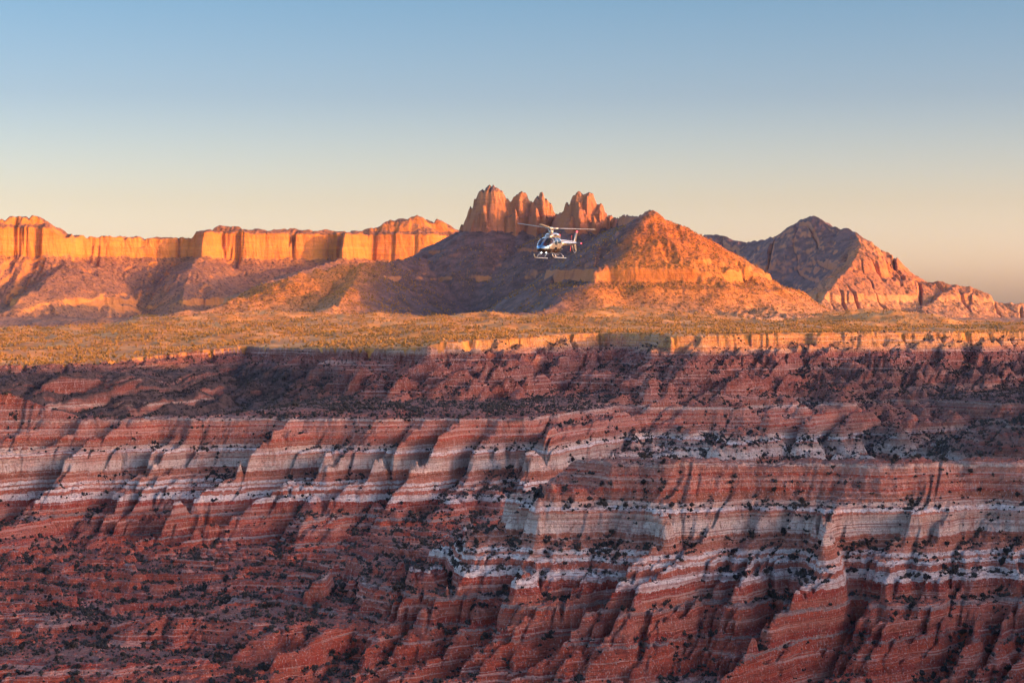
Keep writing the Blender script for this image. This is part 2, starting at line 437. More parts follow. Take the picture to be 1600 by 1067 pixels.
def mat_mountain(name, rockA, rockB, talus, scrub, zc, scale=1., shade_tone=None):
    """cliffs by slope, talus with scrub below; zc: list of (height, colour) beds mixed over the rock"""
    m, nt, b = nodes(name); n = NB(nt)
    g = n.pos(); p = g.outputs['Position']; nz = n.sep(g.outputs['Normal'])[2]; z = n.sep(p)[2]
    n1 = n.noise(n.vmul(p, (.012 / scale, .012 / scale, .0045 / scale)), 1., 7, .62)
    n2 = n.noise(n.vmul(p, (.004, .004, .07 / scale)), 1., 5, .7)
    rock = n.mix(n.mr(n1, .35, .65), rockA, rockB)
    zz = n.math('ADD', z, n.math('MULTIPLY_ADD', n.noise(p, .006, 4), 50., -25.))
    lo, hi = zc[0][0], zc[-1][0]
    beds = n.ramp(n.mr(zz, lo, hi), [((h - lo) / (hi - lo), c) for h, c in zc])
    rock = n.mix(.5, rock, beds)
    bf = n.mr(n2, .35, .65, .8, 1.15)
    c3 = nt.nodes.new('ShaderNodeCombineColor')
    for i in range(3): nt.links.new(bf, c3.inputs[i])
    rock = n.mix(1., rock, c3.outputs[0], 'MULTIPLY')
    vs = n.noise(n.vmul(p, (.05 / scale, .05 / scale, .004 / scale)), 1., 4, .65)
    rock = n.mix(n.math('MULTIPLY', n.mr(vs, .56, .66), .5), rock, tuple(k * .45 for k in rockB))
    t1 = n.noise(p, .03 / scale, 6, .7)
    tl = n.mix(n.mr(t1, .38, .62), talus, scrub)
    tl = n.mix(.35, tl, beds)
    spk = n.noise(p, .14 / scale, 3, .65)
    tl = n.mix(n.math('MULTIPLY', n.mr(spk, .53, .59), .85), tl, tuple(k * .45 for k in scrub))
    tl = n.mix(n.math('MULTIPLY', n.mr(n.noise(p, .07 / scale, 3, .6), .66, .70), .7), tl, tuple(min(1, k * 1.7) for k in talus))
    if shade_tone:                      # shade on slopes left of the ridge, painted as darker rock and talus
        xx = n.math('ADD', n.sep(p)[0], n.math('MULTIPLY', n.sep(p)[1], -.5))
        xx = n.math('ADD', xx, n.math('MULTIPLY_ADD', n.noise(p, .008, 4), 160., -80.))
        w = n.math('MULTIPLY', n.mr(xx, shade_tone[2], shade_tone[3]), n.mr(n.sep(p)[0], -420, -330))
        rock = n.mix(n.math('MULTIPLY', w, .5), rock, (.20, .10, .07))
        tl = n.mix(n.math('MULTIPLY', w, .85), tl, n.mix(n.mr(t1, .38, .62), shade_tone[0], shade_tone[1]))
    st = n.mr(n.math('ADD', nz, n.math('MULTIPLY_ADD', t1, .3, -.15)), .60, .74)
    col = n.mix(st, rock, tl)
    nt.links.new(col, b.inputs['Base Color'])
    hb = n.math('ADD', n.math('MULTIPLY', n1, 1.5), n.math('MULTIPLY', n2, .5)); hb = n.math('ADD', hb, n.math('MULTIPLY', t1, .6))
    nt.links.new(n.bump(hb, 14. * scale, .8), b.inputs['Normal'])
    return m

M_PLAT = mat_plateau()
tag(grid_mesh('plateau_ground', X, Y, Z, M_PLAT, fm == 4), kind='structure')

def tmap(tab):
    a = np.array(tab, float)
    return (lambda h: np.interp(h, a[:, 0], a[:, 1])), (lambda z: np.interp(z, a[:, 1], a[:, 0]))

def ridge_field(x, y, lines, Tinv, slope, jit, lim=(-48, 13, 46)):
    """cone field: highest of crest height minus slope times plan distance, over all crest lines (u, row, D)"""
    h = np.full(x.shape, -1e4, np.float32)
    for ln, sl_ in lines:
        P = [(*P3(u, D), float(Tinv(zat(v, D)))) for u, v, D in ln]
        for (ax, ay, az), (bx, by, bz) in zip(P[:-1], P[1:]):
            ex, ey = bx - ax, by - ay
            t = np.clip(((x - ax) * ex + (y - ay) * ey) / (ex * ex + ey * ey), 0, 1)
            d = np.hypot(x - ax - t * ex, y - ay - t * ey)
            h = np.maximum(h, az + t * (bz - az) - sl_ * (d - np.clip(jit, lim[0], lim[1]) * np.minimum(1, d / lim[2])))
    return h

def far_sheet(name, u0, u1, D0, D1, ncol, nrow, step, fn, mat):
    U = (np.linspace(u0, u1, int(ncol * Q)) - 800) / FPX
    yf = np.arange(D0, D1, step / Q)
    yy = yf[:, None] + 0 * U[None]
    Zf = fn(U[None] * yy, yy).astype(np.float32)
    ea = np.minimum(np.linspace(0, 1, len(yf))[:, None], np.minimum(np.linspace(0, 1, len(U)), np.linspace(1, 0, len(U)))[None])
    Zf = Zf - (90 * ss(.055, 0, ea)).astype(np.float32)          # the skirts dip under the ground around
    X, Y, Z = resample(U, yf, Zf, int(nrow * Q), .2)
    o = grid_mesh(name, X, Y, Z, mat)
    tag(o, kind='structure')
    return o, (U, yf, Zf)

# --- central butte with spires and the pyramid in front of it
T_b, Ti_b = tmap([(-200, -200), (30, 40), (70, 58), (76, 92), (190, 205), (215, 225), (240, 345), (262, 370), (300, 430), (400, 530)])
T_q, Ti_q = tmap([(-200, -200), (30, 40), (70, 58), (76, 90), (300, 314)])
SP = [(700, 372, 5980), (712, 362, 5960), (722, 345, 5957), (735, 324, 5954), (745, 312, 5952), (752, 294, 5950), (762, 287, 5947), (770, 286, 5945), (777, 292, 5943), (785, 302, 5941), (793, 306, 5939), (800, 304, 5937), (808, 300, 5935), (815, 297, 5934), (823, 301, 5932), (829, 312, 5930), (836, 303, 5928), (843, 299, 5926), (851, 303, 5924), (858, 314, 5923), (866, 330, 5921), (872, 330, 5827), (880, 325, 5777), (886, 314, 5775), (895, 303, 5770), (905, 298, 5766), (917, 297, 5760), (925, 305, 5757), (935, 314, 5752), (945, 324, 5748), (953, 332, 5744), (962, 336, 5740), (975, 335, 5576), (990, 337, 5382), (1005, 334, 5180), (1012, 329, 5080), (1020, 328, 5000)]
PYR = [(1020, 328, 5000), (1028, 333, 5020), (1040, 344, 5050), (1058, 356, 5100), (1075, 366, 5150), (1100, 384, 5230), (1130, 396, 5320), (1155, 406, 5400), (1185, 424, 5490), (1210, 441, 5570), (1222, 452, 5610), (1240, 468, 5650), (1262, 480, 5690), (1320, 492, 5750)]
PFR = [(1020, 328, 5000), (1003, 350, 4945), (985, 374, 4890), (965, 398, 4835), (945, 414, 4780), (928, 428, 4725), (915, 446, 4670), (895, 464, 4610), (850, 484, 4500), (780, 494, 4420)]
LSH = [(712, 362, 5960), (700, 374, 5960), (690, 384, 5940), (665, 396, 5880), (640, 403, 5780), (612, 402, 5680), (590, 405, 5600), (565, 411, 5500), (520, 416, 5350), (480, 424, 5220), (450, 438, 5120), (420, 452, 5040), (380, 466, 4960), (330, 480, 4880), (260, 497, 4800)]
LS2 = [(565, 411, 5500), (558, 432, 5220), (545, 456, 4980), (520, 482, 4760)]
# the towers: angular rock prisms (u, row of the top, half width in photo pixels, distance)
TOWERS = [(768, 286, 17, 5951), (752, 296, 14, 5945), (736, 321, 14, 5954), (722, 347, 12, 5957), (787, 301, 14, 5951), (815, 297, 16, 5934), (845, 299, 18, 5921), (860, 314, 12, 5927), (829, 312, 12, 5940), (904, 298, 18, 5766), (921, 298, 16, 5759), (887, 314, 14, 5779), (938, 315, 14, 5751), (955, 333, 12, 5743), (756, 316, 12, 5899), (772, 334, 11, 5895), (804, 322, 13, 5891), (837, 320, 13, 5878), (908, 320, 13, 5715), (929, 330, 11, 5710), (741, 340, 10, 5908), (893, 334, 11, 5721), (851, 334, 10, 5874), (790, 336, 9, 5900)]
def notchy(x, y, L, seed, w=.72):      # narrow vertical joints: 0 almost everywhere, 1 in the joint
    xx = x + .25 * L * perlin(x / L * .6, y / L * .6, seed + 3)
    return np.clip((1 - 2 * np.abs(perlin(xx / L, y / (6 * L), seed)) - w) / (1 - w), 0, 1)
def butte(x, y):
    s1 = ridged(x / 150 + y / 500, y / 900, 101, 3); s2 = ridged(x / 52, y / 190, 103, 3)
    jit = 22 * s1 + 16 * s2 + 9 * ridged(x / 24 + y / 160, y / 120, 105, 2)
    u = 800 + FPX * x / y
    h0 = ridge_field(x, y, [(LSH, .50), (LS2, .5)], Ti_b, .6, jit, (-48, 10, 46))
    h0 = np.maximum(h0, ridge_field(x, y, [([(u_, v_ + (4 if u_ < 970 else 0), D_) for u_, v_, D_ in SP], .62)], Ti_b, .6, jit, (-48, 6, 46)))
    h1 = h0 + 11 * fbm(x / 140, y / 140, 106, 3)
    brk = .6 * ss(-.05, .5, fbm(x / 110, y / 200, 108, 3))
    h = np.where(h0 < 150, T_b(h1) * brk + np.interp(h1, [-200, 30, 76, 190, 400], [-200, 40, 84, 205, 530]) * (1 - brk), T_b(h0))
    hp0 = ridge_field(x, y, [(PYR, .60), (PFR, .58)], Ti_q, .6, jit + 10 * s2 + 7 * ridged(x / 24 + y / 90, y / 80, 194, 2), (-48, 6, 60)) + 7 * fbm(x / 120, y / 120, 112, 3) * ss(60, 200, np.hypot(x - 354, y - 5000))
    brq = np.clip(ss(-.45, .1, fbm(x / 90, y / 160, 117, 3)) + .2, 0, 1)
    hp = T_q(hp0) * brq + np.interp(hp0, [-200, 30, 76, 400], [-200, 40, 80, 404]) * (1 - brq)
    h = np.maximum(h, hp)
    h = h + 4 * fbm(x / 60, y / 60, 107, 4) * ss(330, 200, h) + 2.5 * ridged(x / 14, y / 22, 110, 2) * ss(20, 60, h)
    sel = (h > 90) & (y > 5200) & (y < 6300) & (x < 420) & (x > -320)
    xs_, ys_, hs = x[sel], y[sel], h[sel]
    wx = xs_ + 7 * perlin(xs_ / 25, ys_ / 25, 185) + 3.5 * perlin(xs_ / 9, ys_ / 9, 186); wy = ys_ + 5 * perlin(xs_ / 23, ys_ / 23, 187)
    for k, (u_, v_, w_, D_) in enumerate(TOWERS):
        tx, ty = P3(u_, D_); aw = w_ * D_ / FPX * 1.35; rot = .35 * math.sin(k * 2.4)
        dx = (wx - tx) * math.cos(rot) + (wy - ty) * math.sin(rot); dy = -(wx - tx) * math.sin(rot) + (wy - ty) * math.cos(rot)
        r = np.abs(dx) / aw + np.abs(dy) / (aw * 1.25)
        hs = np.maximum(hs, zat(v_, D_) - np.interp(r, [0, .22, .4, .6, .72, .95, 1.0, 1.2, 1.6], [0, 9, 24, 34, 70, 82, 128, 165, 300]) + 5 * perlin(xs_ / 11, ys_ / 11, 189 + k))
    hs = hs - (9 * notchy(xs_, ys_, 34, 191, .72) + 5 * np.abs(fbm(xs_ / 13, ys_ / 13, 192, 3))) * ss(205, 240, hs)
    h[sel] = hs
    ft = -34 + 34 * np.maximum(0, .45 + .75 * ridged(x / 85, y / 75, 111, 3) - np.abs(y - 4640) / 200) * ss(860, 960, u) * ss(1330, 1200, u)
    ft = np.maximum(ft, -40 + 20 * ridged(x / 260, y / 160, 115, 4))
    return np.maximum(h, ft)
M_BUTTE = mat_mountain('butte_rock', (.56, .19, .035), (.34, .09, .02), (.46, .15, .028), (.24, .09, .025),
                       [(-40, (.50, .36, .25)), (0, (.46, .24, .12)), (40, (.42, .15, .04)), (90, (.54, .19, .04)), (130, (.38, .10, .02)), (190, (.42, .075, .015)), (240, (.46, .12, .025)), (360, (.52, .22, .06))], shade_tone=((.12, .078, .072), (.045, .036, .034), -2115, -2180))
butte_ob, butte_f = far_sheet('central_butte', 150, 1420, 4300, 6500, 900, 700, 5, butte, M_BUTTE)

# --- long wall of cliffs on the left
T_c, Ti_c = tmap([(-300, -300), (-20, -20), (8, 8), (12, 36), (180, 205), (198, 225), (204, 268), (209, 274), (217, 335), (240, 352), (262, 420), (330, 560)])
CW = [(-180, 350, 8300), (-60, 348, 8400), (0, 345, 8500), (30, 339, 8560), (58, 338, 8600), (75, 346, 8650), (92, 358, 8700), (112, 369, 8750), (150, 371, 8850), (200, 370, 8950), (250, 372, 9000), (300, 371, 9050), (308, 363, 9060), (330, 360, 9080), (345, 354, 9100), (372, 354, 9120), (385, 359, 9150), (420, 360, 9200), (450, 358, 9240), (500, 361, 9300), (560, 362, 9350), (580, 357, 9360), (600, 350, 9370), (612, 343, 9380), (640, 340, 9390), (652, 337, 9400), (665, 343, 9420), (678, 350, 9440), (682, 343, 9450), (695, 350, 9460), (720, 362, 9500), (800, 380, 9600)]
CP1 = [(112, 369, 8750), (100, 412, 8420), (60, 450, 8000), (20, 478, 7700)]
CP2 = [(330, 360, 9080), (300, 415, 8640), (290, 445, 8420), (285, 472, 8200)]
CP3 = [(560, 362, 9350), (520, 410, 8900), (475, 423, 8200), (435, 436, 7700), (398, 449, 7300), (362, 464, 7020)]
def cliffs(x, y):
    u = 800 + FPX * x / y
    s1 = ridged(x / 420 + .3, y / 1500, 121, 2); s2 = ridged(x / 130, y / 400, 123, 3); s3 = ridged(x / 40, y / 150, 125, 2)
    bl = lambda v: (np.floor(v * 3) + ss(.0, .35, v * 3 - np.floor(v * 3))) / 3
    jit = 60 * s1 + 60 * bl(perlin(x / 150, y / 420, 123)) + 34 * bl(perlin(x / 58, y / 150, 124)) + 12 * s3 * bl(perlin(x / 90, y / 90, 125)) 
    h0 = ridge_field(x, y, [(CW, .58), (CP1, .55), (CP2, .55), (CP3, .55)], Ti_c, .6, jit, (-150, 40, 110))
    h0 = h0 + 9 * fbm(x / 260, y / 260, 126, 3) * ss(195, 165, h0)
    jn = 9 * notchy(x, y, 330, 173, .9) + 5 * notchy(x, y, 130, 175, .86) * ss(-.2, .3, perlin(x / 300, y / 300, 176)) + 3 * fbm(x / 40, y / 60, 177, 3)
    h0 = h0 - jn * ss(186, 199, h0) * ss(262, 225, h0)
    h0 = h0 + 12 * ss(188, 205, h0)
    cx = np.array([P3(a_, c_)[0] for a_, b_, c_ in CW]); cz = np.array([zat(b_, c_) for a_, b_, c_ in CW])
    cap = np.interp(x, cx, cz) + 9 * fbm(x / 60, y / 60, 130, 4) - 14 * notchy(x, y, 130, 132, .75)
    brk = ss(-.3, .3, fbm(x / 300, y / 400, 128, 2)) 
    low = np.interp(h0, [-300, -20, 12, 180, 560], [-300, -20, 24, 205, 700])
    h = np.where(h0 < 150, T_c(h0) * brk + low * (1 - brk), T_c(h0)) + 7 * fbm(x / 70, y / 70, 127, 5) + 4 * ridged(x / 22, y / 34, 122, 2) * ss(20, 80, h0)
    h = np.minimum(h, cap)
    ft = -60 + 22 * ridged(x / 500, y / 260, 129, 4) + 75 * ss(140, -60, u) * ss(7400, 8000, y)
    return np.maximum(h, ft)
M_CLIFF = mat_mountain('cliff_sandstone', (.58, .195, .03), (.42, .11, .018), (.27, .12, .055), (.11, .06, .04),
                       [(-60, (.30, .16, .09)), (10, (.52, .22, .07)), (60, (.32, .13, .06)), (180, (.30, .11, .045)), (205, (.48, .16, .03)), (270, (.56, .20, .04)), (330, (.44, .13, .022)), (420, (.48, .16, .03))], scale=1.5)
far_sheet('sandstone_cliff_wall', -420, 900, 6900, 10300, 900, 600, 7, cliffs, M_CLIFF)

# --- peak on the right
T_p, Ti_p = tmap([(-300, -300), (20, 20), (30, 48), (130, 150), (160, 200), (260, 320), (330, 420), (420, 520)])
PK = [(1040, 390, 10400), (1090, 373, 10250), (1105, 368, 10188), (1125, 368, 10104), (1150, 377, 10000), (1172, 380, 9890), (1185, 376, 9825), (1200, 374, 9750), (1215, 370, 9655), (1230, 362, 9560), (1242, 352, 9471), (1255, 343, 9374), (1262, 339, 9322), (1272, 338, 9266), (1282, 344, 9217), (1292, 350, 9169), (1302, 354, 9120), (1312, 359, 9068), (1322, 358, 9017), (1335, 363, 8950), (1346, 371, 8900), (1355, 382, 8860), (1364, 398, 8820), (1370, 410, 8810), (1385, 424, 8785), (1405, 434, 8755), (1430, 440, 8730), (1465, 443, 8695), (1495, 447, 8665), (1520, 451, 8654), (1535, 459, 8650), (1548, 470, 8646), (1575, 474, 8638), (1610, 479, 8627), (1700, 485, 8600)]
PK2 = [(1335, 363, 8950), (1346, 384, 8700), (1334, 408, 8450), (1314, 434, 8200), (1294, 458, 7950), (1275, 482, 7750)]
PK3 = [(1495, 447, 8660), (1470, 462, 8400), (1440, 482, 8150)]
def peak(x, y):
    s1 = ridged(x / 300, y / 900, 131, 3); s2 = ridged(x / 95, y / 300, 133, 3)
    jit = 45 * s1 + 30 * s2 + 14 * ridged(x / 38, y / 110, 134, 2) - 50 * notchy(x, y, 110, 179)
    h0 = ridge_field(x, y, [(PK, .68), (PK2, .62), (PK3, .55)], Ti_p, .6, jit, (-80, 28, 80))
    h = T_p(h0) + 9 * fbm(x / 80, y / 80, 137, 5) * ss(420, 250, h0) + 8 * ridged(x / 45, y / 70, 138, 3)
    return np.maximum(h, -60 + 20 * ridged(x / 420, y / 240, 139, 4))
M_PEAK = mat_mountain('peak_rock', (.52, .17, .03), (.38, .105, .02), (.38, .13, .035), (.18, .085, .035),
                      [(-60, (.34, .2, .12)), (20, (.52, .27, .12)), (60, (.40, .17, .08)), (150, (.42, .13, .05)), (280, (.52, .21, .075)), (420, (.46, .2, .08))], scale=1.5, shade_tone=((.13, .08, .07), (.06, .042, .038), -2830, -2920))
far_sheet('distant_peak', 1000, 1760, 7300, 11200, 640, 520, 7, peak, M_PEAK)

# --- low hills on the plateau to the right, and the wide plain out to the horizon
FH = [([(1180, 505, 4420), (1260, 497, 4400), (1330, 492, 4380), (1380, 487, 4350), (1402, 484, 4330), (1440, 490, 4300), (1490, 505, 4280), (1540, 520, 4260)], .25),
      ([(800, 503, 4000), (850, 497, 4030), (905, 487, 4150), (945, 481, 4250), (985, 478, 4350)], .2), ([(640, 500, 4250), (700, 492, 4300), (760, 488, 4380), (820, 492, 4420)], .16),
      ([(150, 508, 4250), (240, 499, 4200), (310, 493, 4250), (360, 489, 4350), (420, 484, 4450), (480, 488, 4500)], .17), ([(460, 497, 4050), (540, 491, 4100), (600, 489, 4200), (650, 495, 4250)], .16),
      ([(1000, 494, 4100), (1060, 489, 4160), (1120, 492, 4220), (1180, 498, 4250)], .2),
      ([(1230, 500, 4700), (1300, 487, 4700), (1350, 482, 4720), (1400, 484, 4740), (1470, 500, 4760)], .22)]
def hills(x, y):
    jit = 34 * ridged(x / 110, y / 110, 141, 4)
    h = ridge_field(x, y, FH, lambda z: z, .2, jit) + 4.5 * fbm(x / 60, y / 60, 143, 4)
    return np.maximum(h, -70 + 0 * x)
hills_ob, hills_f = far_sheet('low_hills', 40, 1740, 3600, 5200, 820, 260, 5, hills, M_PLAT)

def mat_plain():
    m, nt, b = nodes('plain_ground'); n = NB(nt)
    p = n.pos().outputs['Position']
    col = n.mix(n.mr(n.noise(n.vmul(p, (1, .4, 1)), .004, 6, .65), .4, .6), (.30, .17, .10), (.13, .09, .06))
    nt.links.new(col, b.inputs['Base Color']); return m
nx = np.linspace(-1, 1, 121); ny = np.geomspace(3600, 19000, 120)
px_ = nx[None] * ny[:, None] * .9; py_ = ny[:, None] + 0 * px_
tag(grid_mesh('distant_plain', px_, py_, -75 + 10 * fbm(px_ / 900, py_ / 900, 151, 4), mat_plain()), kind='structure')

# --- the mesa the camera looks from: an unseen rim behind and to the right, shaped to shade the foreground, and the slope below the camera
MS = 1700.   # distance of the unseen shade rim towards the sun
def shade_crest(t): return np.interp(t, [-6000, -1500, 0, 216, 1400, 1600, 1785, 2089, 2330, 2430, 2518, 2735, 3082, 4200, 6000], [40, 60, 80, 86, 104, 130, 212, 256, 250, 215, 186, 169, 145, 90, 0])
def mesa(x, y):
    s = -x * math.cos(SUN_A) + y * math.sin(SUN_A); t = x * math.sin(SUN_A) + y * math.cos(SUN_A)
    d = s + MS + 0 * x
    top = shade_crest(t) + 5 * fbm(x / 90, y / 90, 161, 4) * ss(216 + 200, 900, np.abs(t))
    h = np.where(d < 0, top + np.maximum(d, -1500) * .05, top - np.minimum(d * 2.2, 40) - np.clip(d - 18, 0, 260) * .38)
    rr = np.hypot(x, y)
    ledge = -2.0 - np.maximum(0, y - 3) * .9
    ledge = np.maximum(ledge, -4 - np.maximum(y - 3, 0) * .30)
    ledge = np.maximum(ledge, -275.)
    base = np.where(y > 3, ledge, -2 - 0.02 * np.abs(y))
    return np.maximum(base, np.where(d < MS - 400, h, -400))
gx = np.linspace(-2500, 6500, 300); gy = np.concatenate([np.linspace(-5200, -60, 120), np.linspace(-50, 60, 45), np.geomspace(65, 5600, 150)])
GX, GY = np.meshgrid(gx, gy)
GZ = mesa(GX, GY)
# keep this sheet clear of the canyon the camera sees
canyon_side = (np.abs(GX) < .36 * np.abs(GY) + 120) & (GY > 1225)
mk = ~(canyon_side[:-1, :-1] | canyon_side[1:, 1:] | (((GX[:-1, :-1] < 0) | (GZ[:-1, :-1] < -100)) & (GY[:-1, :-1] > 1240)))
tag(grid_mesh('mesa_and_shade_rim', GX, GY, GZ, M_BAD, mk), kind='structure')

# ------------------------------------------------------------------ evening air
def haze_box():
    co = np.array([[sx * 12500, yy, zz] for zz in (-480, 760) for yy in (-5600, 20000) for sx in (-1, 1)], float)
    co[:, 0] = np.where(co[:, 1] > 0, np.sign(co[:, 0]) * 18500, co[:, 0])
    f = np.array([[0, 2, 3, 1], [4, 5, 7, 6], [0, 1, 5, 4], [2, 6, 7, 3], [0, 4, 6, 2], [1, 3, 7, 5]])
    m = bpy.data.materials.new('haze_air'); m.use_nodes = True; nt = m.node_tree; nt.nodes.clear()
    out = nt.nodes.new('ShaderNodeOutputMaterial'); v = nt.nodes.new('ShaderNodeVolumePrincipled')
    v.inputs['Color'].default_value = (.48, .56, 1., 1); v.inputs['Density'].default_value = HAZE; v.inputs['Anisotropy'].default_value = .2
    nt.links.new(v.outputs[0], out.inputs['Volume'])
    tag(link_mesh('haze', co, f, m, False), kind='stuff')
HAZE = 0.4e-5
haze_box()
# ------------------------------------------------------------------ vegetation
def mat_leaf(name, a, b_, rough=.9):
    m, nt, b = nodes(name); n = NB(nt)
    p = n.pos().outputs['Position']
    oi = nt.nodes.new('ShaderNodeObjectInfo')
    f = n.math('ADD', n.noise(p, .07, 2), n.math('MULTIPLY_ADD', n.noise(p, .9, 2), .8, -.4))
    f = n.math('ADD', f, n.math('MULTIPLY_ADD', oi.outputs['Random'], .2, -.1))
    nt.links.new(n.mix(n.mr(f, .3, .7), a, b_), b.inputs['Base Color'])
    return m
M_SHRUB = mat_leaf('juniper_leaf', (.014, .013, .012), (.045, .036, .028))
M_WOOD = mat_leaf('pinyon_leaf', (.095, .055, .015), (.36, .17, .04))

OCT = np.array([[1, 0, 0], [0, 1, 0], [-1, 0, 0], [0, -1, 0], [0, 0, 1], [0, 0, -1]], float)
OCTF = np.array([[0, 1, 4], [1, 2, 4], [2, 3, 4], [3, 0, 4], [1, 0, 5], [2, 1, 5], [3, 2, 5], [0, 3, 5]])
def clump_variant(nb, r):
    vs, fs = [], []
    for k in range(nb):
        c = np.array([r.uniform(-.45, .45), r.uniform(-.45, .45), r.uniform(.25, .72)]) if k else np.array([0, 0, .5])
        rad = r.uniform(.26, .46)
        v = OCT * rad * r.uniform(.7, 1.3, (6, 1)) + r.normal(0, .04, (6, 3))
        a = r.uniform(0, 6.3); ca, sa = math.cos(a), math.sin(a)
        v = v @ np.array([[ca, -sa, 0], [sa, ca, 0], [0, 0, 1]])
        fs.append(OCTF + 6 * k); vs.append(v + c)
    return np.concatenate(vs), np.concatenate(fs)
def clump_cloud(name, pos, size, mat, nb, nvar=12, seed=5):
    r = np.random.default_rng(seed)
    var = [clump_variant(nb, r) for _ in range(nvar)]
    pick = r.integers(0, nvar, len(pos))
    cos_, fcs, off = [], [], 0
    for k in range(nvar):
        i = np.where(pick == k)[0]
        if not len(i): continue
        v, f = var[k]
        h = size[i, None] * np.stack([r.uniform(.85, 1.25, len(i)), r.uniform(.85, 1.25, len(i)), r.uniform(.8, 1.25, len(i))], 1)
        co = v[None] * h[:, None, :] + pos[i][:, None, :]
        co[..., 2] -= .12 * size[i, None]
        fcs.append((f[None] + (np.arange(len(i)) * len(v))[:, None, None] + off).reshape(-1, 3)); cos_.append(co.reshape(-1, 3)); off += co.shape[0] * co.shape[1]
    return link_mesh(name, np.concatenate(cos_), np.concatenate(fcs), mat, smooth=False)

def sample_sheet(U, yf, Zf, n, r, y0, y1):
    j = r.uniform(0, len(U) - 1.001, n); y = np.sqrt(r.uniform(y0 ** 2, y1 ** 2, n))
    i = np.clip(np.searchsorted(yf, y) - 1, 0, len(yf) - 2); ji = j.astype(int); fj = j - ji
    ty = (y - yf[i]) / (yf[i + 1] - yf[i])
    z = (Zf[i, ji] * (1 - fj) + Zf[i, ji + 1] * fj) * (1 - ty) + (Zf[i + 1, ji] * (1 - fj) + Zf[i + 1, ji + 1] * fj) * ty
    u = U[ji] * (1 - fj) + U[ji + 1] * fj
    x = u * y
    dzdx = (Zf[i, ji + 1] - Zf[i, ji]) / ((U[ji + 1] - U[ji]) * y)
    dzdy = (Zf[i + 1, ji] - Zf[i, ji]) / (yf[i + 1] - yf[i])
    return x, y, z, dzdx, dzdy, i, ji

r4 = np.random.default_rng(21)
x, y, z, gx_, gy_, ii, jj = sample_sheet(U, yf, Zf, 700000, r4, 1240, 3100)
lab = Lf[ii, jj]
blurw = max(3, int(14 * Q))
conc = (blur_cols(Zf, blurw, 2) - Zf)[ii, jj]
sl_ = np.hypot(gx_, gy_)
u_ = 800 + FPX * x / y
zb = np.interp(z, [-270, -245, -240, -226, -222, -210, -206, -200, -195, -192, -186, -180, -174, -168, -165, -158, -153, -149, -146, -140, -122, -117, -112, -60, -40],
               [1.0, .9, .5, .5, .35, .6, .8, .3, .5, 1.3, .6, 1.2, .9, .5, .35, .3, .9, 1.2, .4, .22, .22, .6, .6, 1.0, 1.2])
den = .75 * zb * ss(2.2, .7, sl_) * (.7 + 4.5 * ss(.4, 2.5, conc)) * (1 + 1.6 * ss(.05, .6, gx_)) * (.35 + 1.3 * ss(-.25, .5, fbm(x / 45, y / 45, 201, 3)))
den = den * np.where((lab == 3) & (u_ > 520), 1.8, 1) * np.where((lab == 3) & (u_ < 520) & (z > -150), 3.0, 1) * np.where((u_ > 1330) & (z > -185) & (y > 1700), 1.2, 1)
den = np.where(lab == 3, np.minimum(den, 1.6) * np.where(z > rim_z(u_) - 30, .3, 1), den)
den = den * np.where((z > -122) & (y < 1640), .25, 1)
area_k = 1.4e-1 * np.where(lab == 3, .9, 1.) * (y < 5000)          # bushes per square metre at density one
tot = (U[-1] - U[0]) * (3100 ** 2 - 1240 ** 2) / 2 / len(x)      # square metres per candidate
keep = (r4.uniform(0, 1, len(x)) < den * area_k * tot) & (lab != 4)
keep &= ~((lab == 4))
x, y, z, sl_, u_ = x[keep], y[keep], z[keep], sl_[keep], u_[keep]; ii = ii[keep]; jj = jj[keep]
size = np.clip(r4.lognormal(.42, .50, len(x)), .7, 5.2) * np.where(y > 2300, .8, 1)
# which ones show: compare with the nearer ground in the same column
el_ = np.maximum.accumulate(Zf / yf[:, None], 0)
vis = (z + .6 * size) / y > el_[np.maximum(ii - int(3 / YSTEP), 0), jj]
v_ = HOR - FPX * z / y
inside = vis & (u_ > 6) & (u_ < 1594) & (v_ < 1060)
score = np.where(inside, size / y, 0)
big = np.argsort(-score)[:300]
rest = np.ones(len(x), bool); rest[big] = False
print('shrubs', len(x), 'visible', inside.sum())
tag(clump_cloud('juniper_scrub', np.stack([x, y, z], 1)[rest], size[rest], M_SHRUB, 3), kind='stuff')

# loose blocks below the ledges
xr, yr, zr_, gxr, gyr, ir, jr = sample_sheet(U, yf, Zf, 90000, np.random.default_rng(77), 1240, 2300)
kr = np.random.default_rng(78).uniform(0, 1, len(xr)) < .5 * ss(1.6, .6, np.hypot(gxr, gyr)) * ss(-.1, .5, fbm(xr / 22, yr / 22, 205, 3)) * (Lf[ir, jr] != 4)
sr_ = np.clip(np.random.default_rng(79).lognormal(.0, .45, kr.sum()), .5, 3.2)
tag(clump_cloud('rock_rubble', np.stack([xr, yr, zr_ - .1], 1)[kr], sr_, M_BAD, 1, seed=19), kind='stuff')

